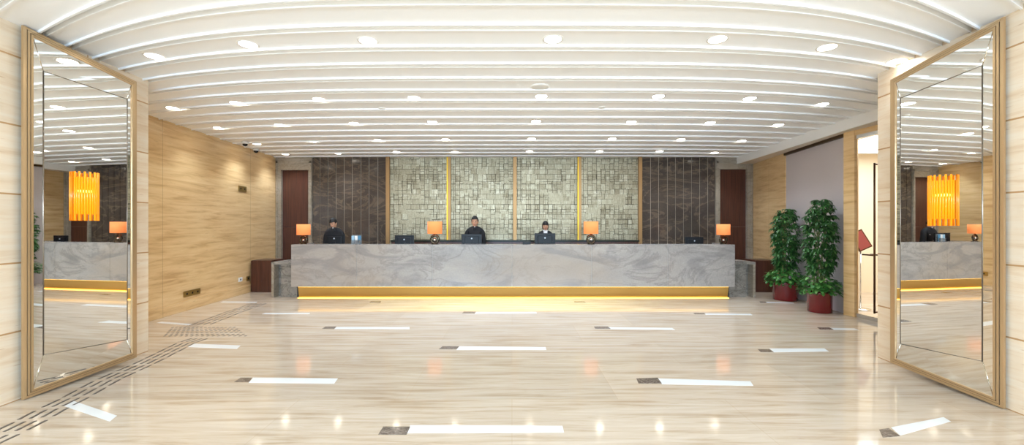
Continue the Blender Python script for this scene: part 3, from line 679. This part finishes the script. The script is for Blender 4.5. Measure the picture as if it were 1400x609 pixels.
# ------------------------------------------------------------------ potted plants
def leafq(bm, p, dirv, L, wd, droop, smooth=True):
    dirv = dirv.normalized(); side = dirv.cross(Vector((0, 0, 1)))
    if side.length < .1: side = Vector((1, 0, 0))
    side.normalize(); up = side.cross(dirv)
    rows_ = []
    for k, (u, ww) in enumerate(((0, .08), (.3, .85), (.6, 1), (.85, .6), (1, .03))):
        c = p+dirv*L*u-Vector((0, 0, 1))*droop*L*u*u
        rows_.append([bm.verts.new(c-side*wd*ww+up*wd*.25*ww), bm.verts.new(c), bm.verts.new(c+side*wd*ww+up*wd*.25*ww)])
    for A, B in zip(rows_, rows_[1:]):
        for i in range(2):
            f = bm.faces.new((A[i], A[i+1], B[i+1], B[i])); f.smooth = smooth
def plant(label, loc, potr, poth, h0, h1, rad, top_bulge, seed, shift):
    rnd = random.Random(seed); t = thing('potted_plant', label, 'plant', loc, 0, 'tall potted plants')
    b = MB(); b.lathe([(0, 0), (potr*.97, 0), (potr, .012), (potr*1.0, poth-.02), (potr*1.03, poth-.015), (potr*1.03, poth), (potr*.93, poth), (potr*.92, poth-.05), (0, poth-.05)], seg=44); b.build('pot', parent=t, m=M['pot'])
    b = MB(); b.lathe([(0, poth-.03), (potr*.9, poth-.048)], seg=30); b.build('soil', parent=t, m=M['soil'])
    b = MB()
    for k in range(7):
        a = rnd.uniform(0, 6.28); r0 = potr*.35; pts = [(r0*math.cos(a)*(1-u*.2)+shift*u+.05*math.sin(u*5+k), r0*math.sin(a)+.04*math.cos(u*4+k), poth-.05+(h1-.15-poth)*u) for u in (0, .25, .5, .75, 1)]
        b.tube(pts, [.012, .011, .009, .007, .005], None, 6)
    b.build('stems', parent=t, m=M['stem'])
    bm = bmesh.new()
    for i in range(340):
        u = rnd.random(); z = h0+(h1-h0)*u
        rr = rad*(.72+.38*math.sin(math.pi*min(1, u*1.05))**.7)*(1+top_bulge*u)
        if u > .9: rr *= .75
        a = rnd.uniform(0, 6.28); q = rr*rnd.uniform(.45, .98)
        c = Vector((shift*u+q*math.cos(a), q*math.sin(a), z)); out = Vector((math.cos(a), math.sin(a), .1))
        n_ = rnd.choice((5, 6, 7)); L = rnd.uniform(.065, .1)
        for k in range(n_):
            aa = a+(k-(n_-1)/2)*.75; leafq(bm, c, Vector((math.cos(aa), math.sin(aa), rnd.uniform(-.35, .25))), L, L*.2, rnd.uniform(.3, .9))
    me = bpy.data.meshes.new('foliage'); bm.to_mesh(me); bm.free(); me.materials.append(M['leaf']); o = bpy.data.objects.new('foliage', me); COL.objects.link(o); o.parent = t
    bm = bmesh.new()
    for i in range(460):
        a = rnd.uniform(0, 6.28); q = potr*1.5*math.sqrt(rnd.random()); z = poth+.02+(h0-poth+.02)*rnd.random()*(1-.3*q/potr)
        if q > potr*1.05: z -= rnd.uniform(0, .08)
        c = Vector((q*math.cos(a), q*math.sin(a), z)); L = rnd.uniform(.055, .095)
        leafq(bm, c, Vector((math.cos(a)+rnd.uniform(-.6, .6), math.sin(a)+rnd.uniform(-.6, .6), rnd.uniform(-.1, .5))), L, L*.36, rnd.uniform(.2, .8))
    me = bpy.data.meshes.new('lower_foliage'); bm.to_mesh(me); bm.free(); me.materials.append(M['leaf2']); o = bpy.data.objects.new('lower_foliage', me); COL.objects.link(o); o.parent = t
plant('tall leafy plant in a red lacquered pot, farther one next to the wood cabinet', (5.41, 8.40, 0), .215, .36, .62, 1.80, .215, .05, 3, .02)
plant('tall leafy plant in a red lacquered pot, nearer one next to the glass door', (5.25, 7.24, 0), .18,   .34, .66, 1.93, .21, .06, 9, .02)

# ------------------------------------------------------------------ glass door and vestibule stand
gd = Vector((5.72-5.52, 4.76-6.78, 0)).normalized(); gn = Vector((gd.y, -gd.x, 0))
if gn.x > 0: gn = -gn
def gp(u, h, z): q = Vector((5.52, 6.785, 0))+gd*u+gn*h; return (q.x, q.y, z)
dr = bpy.data.objects.new('door_3', None); COL.objects.link(dr); dr['kind'] = 'structure'
b = MB(); b.poly([gp(.01, 0, .07), gp(.95, 0, .07), gp(.95, 0, 2.86), gp(.01, 0, 2.86)], None, gn*-.012); b.build('glass_pane', parent=dr, m=M['glass'], kind='structure')
b = MB()
for z0, z1 in ((.005, .069), (2.861, 2.915)): b.poly([gp(.0, .012, z0), gp(.95, .012, z0), gp(.95, .012, z1), gp(.0, .012, z1)], None, gn*-.036)
b.build('rail', parent=dr, m=M['chrome'], kind='structure')
b = MB()
for h in (.07, -.07):
    u0 = .36
    for uu in (u0,): b.tube([gp(uu, h, .14), gp(uu, h, 2.42)], .014, None, 10)
    for z in (.16, 2.40): b.tube([gp(u0, h, z), gp(u0, 0, z)], .012, None, 8)
    b.tube([gp(u0, h, 1.02), gp(u0-.2, h, 1.02)], .012, None, 8)
b.build('pull_handle', parent=dr, m=M['handle'], kind='structure')
b = MB(); b.poly([gp(.97, 0, .0), gp(2.0, 0, .0), gp(2.0, 0, 2.91), gp(.97, 0, 2.91)], None, gn*-.012); b.build('window_1', m=M['glass'], kind='structure')
b = MB(); b.poly([gp(-.005, .005, 0.0), gp(.008, .005, 0.0), gp(.008, .005, 2.92), gp(-.005, .005, 2.92)], None, gn*-.02); b.build('trim_60', m=M['bronze'], kind='structure')
t = thing('sign_stand', 'metal sign stand with a tilted red notice behind the glass door', 'sign stand', (6.12, 7.45, 0))
b = MB(); b.lathe([(0, 0), (.15, 0), (.15, .012), (.02, .02), (0, .02)], seg=28); b.build('base', parent=t, m=M['chrome'])
b = MB(); b.tube([(0, 0, .02), (0, 0, 1.05)], .013, None, 10); b.build('pole', parent=t, m=M['chrome'])
b = MB(); b.box((-.12, -.01, 1.04), (.12, .01, 1.38), rot=Matrix.Rotation(math.radians(-24), 3, 'Y')@Matrix.Rotation(math.radians(-12), 3, 'X')); sp_ = b.build('sign_frame', parent=t, m=M['handle'])
b = MB(); b.box((-.10, -.014, 1.06), (.10, -.011, 1.36), rot=Matrix.Rotation(math.radians(-24), 3, 'Y')@Matrix.Rotation(math.radians(-12), 3, 'X'), piv=(0, 0, 1.21)); b.build('notice', parent=t, m=M['poster'])
area('vestibule_fill', (7.3, 7, 2.98), (0, 0, 0), 2.4, 3.6, 80, (.85, .9, 1))  # area lamp added under the vestibule ceiling to brighten the space

# ------------------------------------------------------------------ tactile floor guide strips
def strip_bars(name, label, path, nseg, cols, gap, wd):
    """bars along a polyline on the floor"""
    b = MB(); P = [fl(*p) for p in path]; Ls = [(P[i+1]-P[i]).length for i in range(len(P)-1)]; T = sum(Ls)
    def pt(s):
        s = max(0, min(T, s))
        for i, l in enumerate(Ls):
            if s <= l or i == len(Ls)-1: d = (P[i+1]-P[i]).normalized(); return P[i]+d*s, d
            s -= l
    seg = T/nseg
    for k in range(nseg):
        a, d0 = pt(k*seg+gap/2); c, d1 = pt((k+1)*seg-gap/2); nr = Vector((-d0.y, d0.x, 0))
        for j in range(cols):
            o = (j-(cols-1)/2)*wd/(cols-1)
            q = [a+nr*(o-.01), c+nr*(o-.01), c+nr*(o+.01), a+nr*(o+.01)]
            b.poly([v+Vector((0, 0, .0005)) for v in q], None, (0, 0, .002))
    return tag(b.build(name, m=M['steelbar']), label, 'tactile paving')
strip_bars('tactile_guide_strip', 'near run of ribbed metal guide bars leading along the left mirror', [(-40, 615), (4, 595), (38, 578.5), (70, 560.5), (98.5, 546.7), (125, 532), (149, 519), (199, 497), (255, 469), (275, 462.5)], 13, 4, .06, .21)
strip_bars('tactile_guide_strip', 'far run of ribbed metal guide bars beyond the dotted patch', [(273, 445), (318, 427.5), (355, 415)], 8, 4, .06, .26)
b = MB()
for i in range(16):
    for j in range(6):
        q = fl(236+i*5.6+j*(i-6)*.35, 448+(j)*2.35)
        b.lathe([(0, .004), (.016, .003), (.021, .0005)], (q.x, q.y, 0), 8)
b.build('x', m=M['steelbar']); bpy.data.objects['x'].name = 'metal_dots'; dp_ = bpy.data.objects['metal_dots']
dp_['kind'] = 'stuff'
tag(dp_, 'patch of raised metal warning dots between the two guide strips', 'tactile paving')

# ------------------------------------------------------------------ wall sockets and switches on the left wall
def lw(px):   # point of the left wall seen at px
    A = Vector((-5.46, LFc[1])); B = Vector((-5.88, 10.6)); r = (px-700)/F
    u = (r*A.y-A.x)/((B.x-A.x)-r*(B.y-A.y)); q = A+(B-A)*u; return q
ang = math.atan2(10.6-LFc[1], -5.88+5.46)
def plate(lab, cat, nm, px, py, wd, hh, holes, m):
    q = lw(px); z = CH-(py-HZ)/F*q.y; t = thing(nm, lab, cat, (q.x+.003, q.y, z), ang)
    b = MB(); b.box((-wd/2, -.012, -hh/2), (wd/2, .0, hh/2), bev=.003); b.build('plate', parent=t, m=m)
    for k in range(holes):
        c = (k+.5)/holes*wd-wd/2; b = MB(); b.box((c-.016, -.015, -.016), (c+.016, -.0121, .016)); b.build('socket', parent=t, m=M['black'])
plate('triple brass power socket low on the left wall, nearer the camera', 'socket', 'wall_socket', 262, 400.5, .42, .10, 3, M['brassplate'])
plate('white power socket low on the left wall near the wood cabinet', 'socket', 'wall_socket', 328, 382.5, .14, .09, 1, M['white'])
plate('dark brass power socket low on the left wall next to the wood cabinet', 'socket', 'wall_socket', 338.5, 381, .12, .09, 1, M['brassplate'])
plate('pair of small brass switches high on the left wall', 'switch', 'wall_switch', 331, 258.5, .30, .12, 2, M['brassplate'])

b = MB(); b.box((-4.1, -4.39, 2.68), (3.95, -4.28, 3.32)); b.build('wall_front', m=M['bronze_dark'], kind='structure')
# ------------------------------------------------------------------ outside, seen only in reflections
b = MB(); b.box((-12, -11.5, -.02), (12, -10.3, 2.1)); h = b.build('hedge', m=M['hedge']); tag(h, 'green hedge outside the lobby front, seen only in reflections', 'hedge')
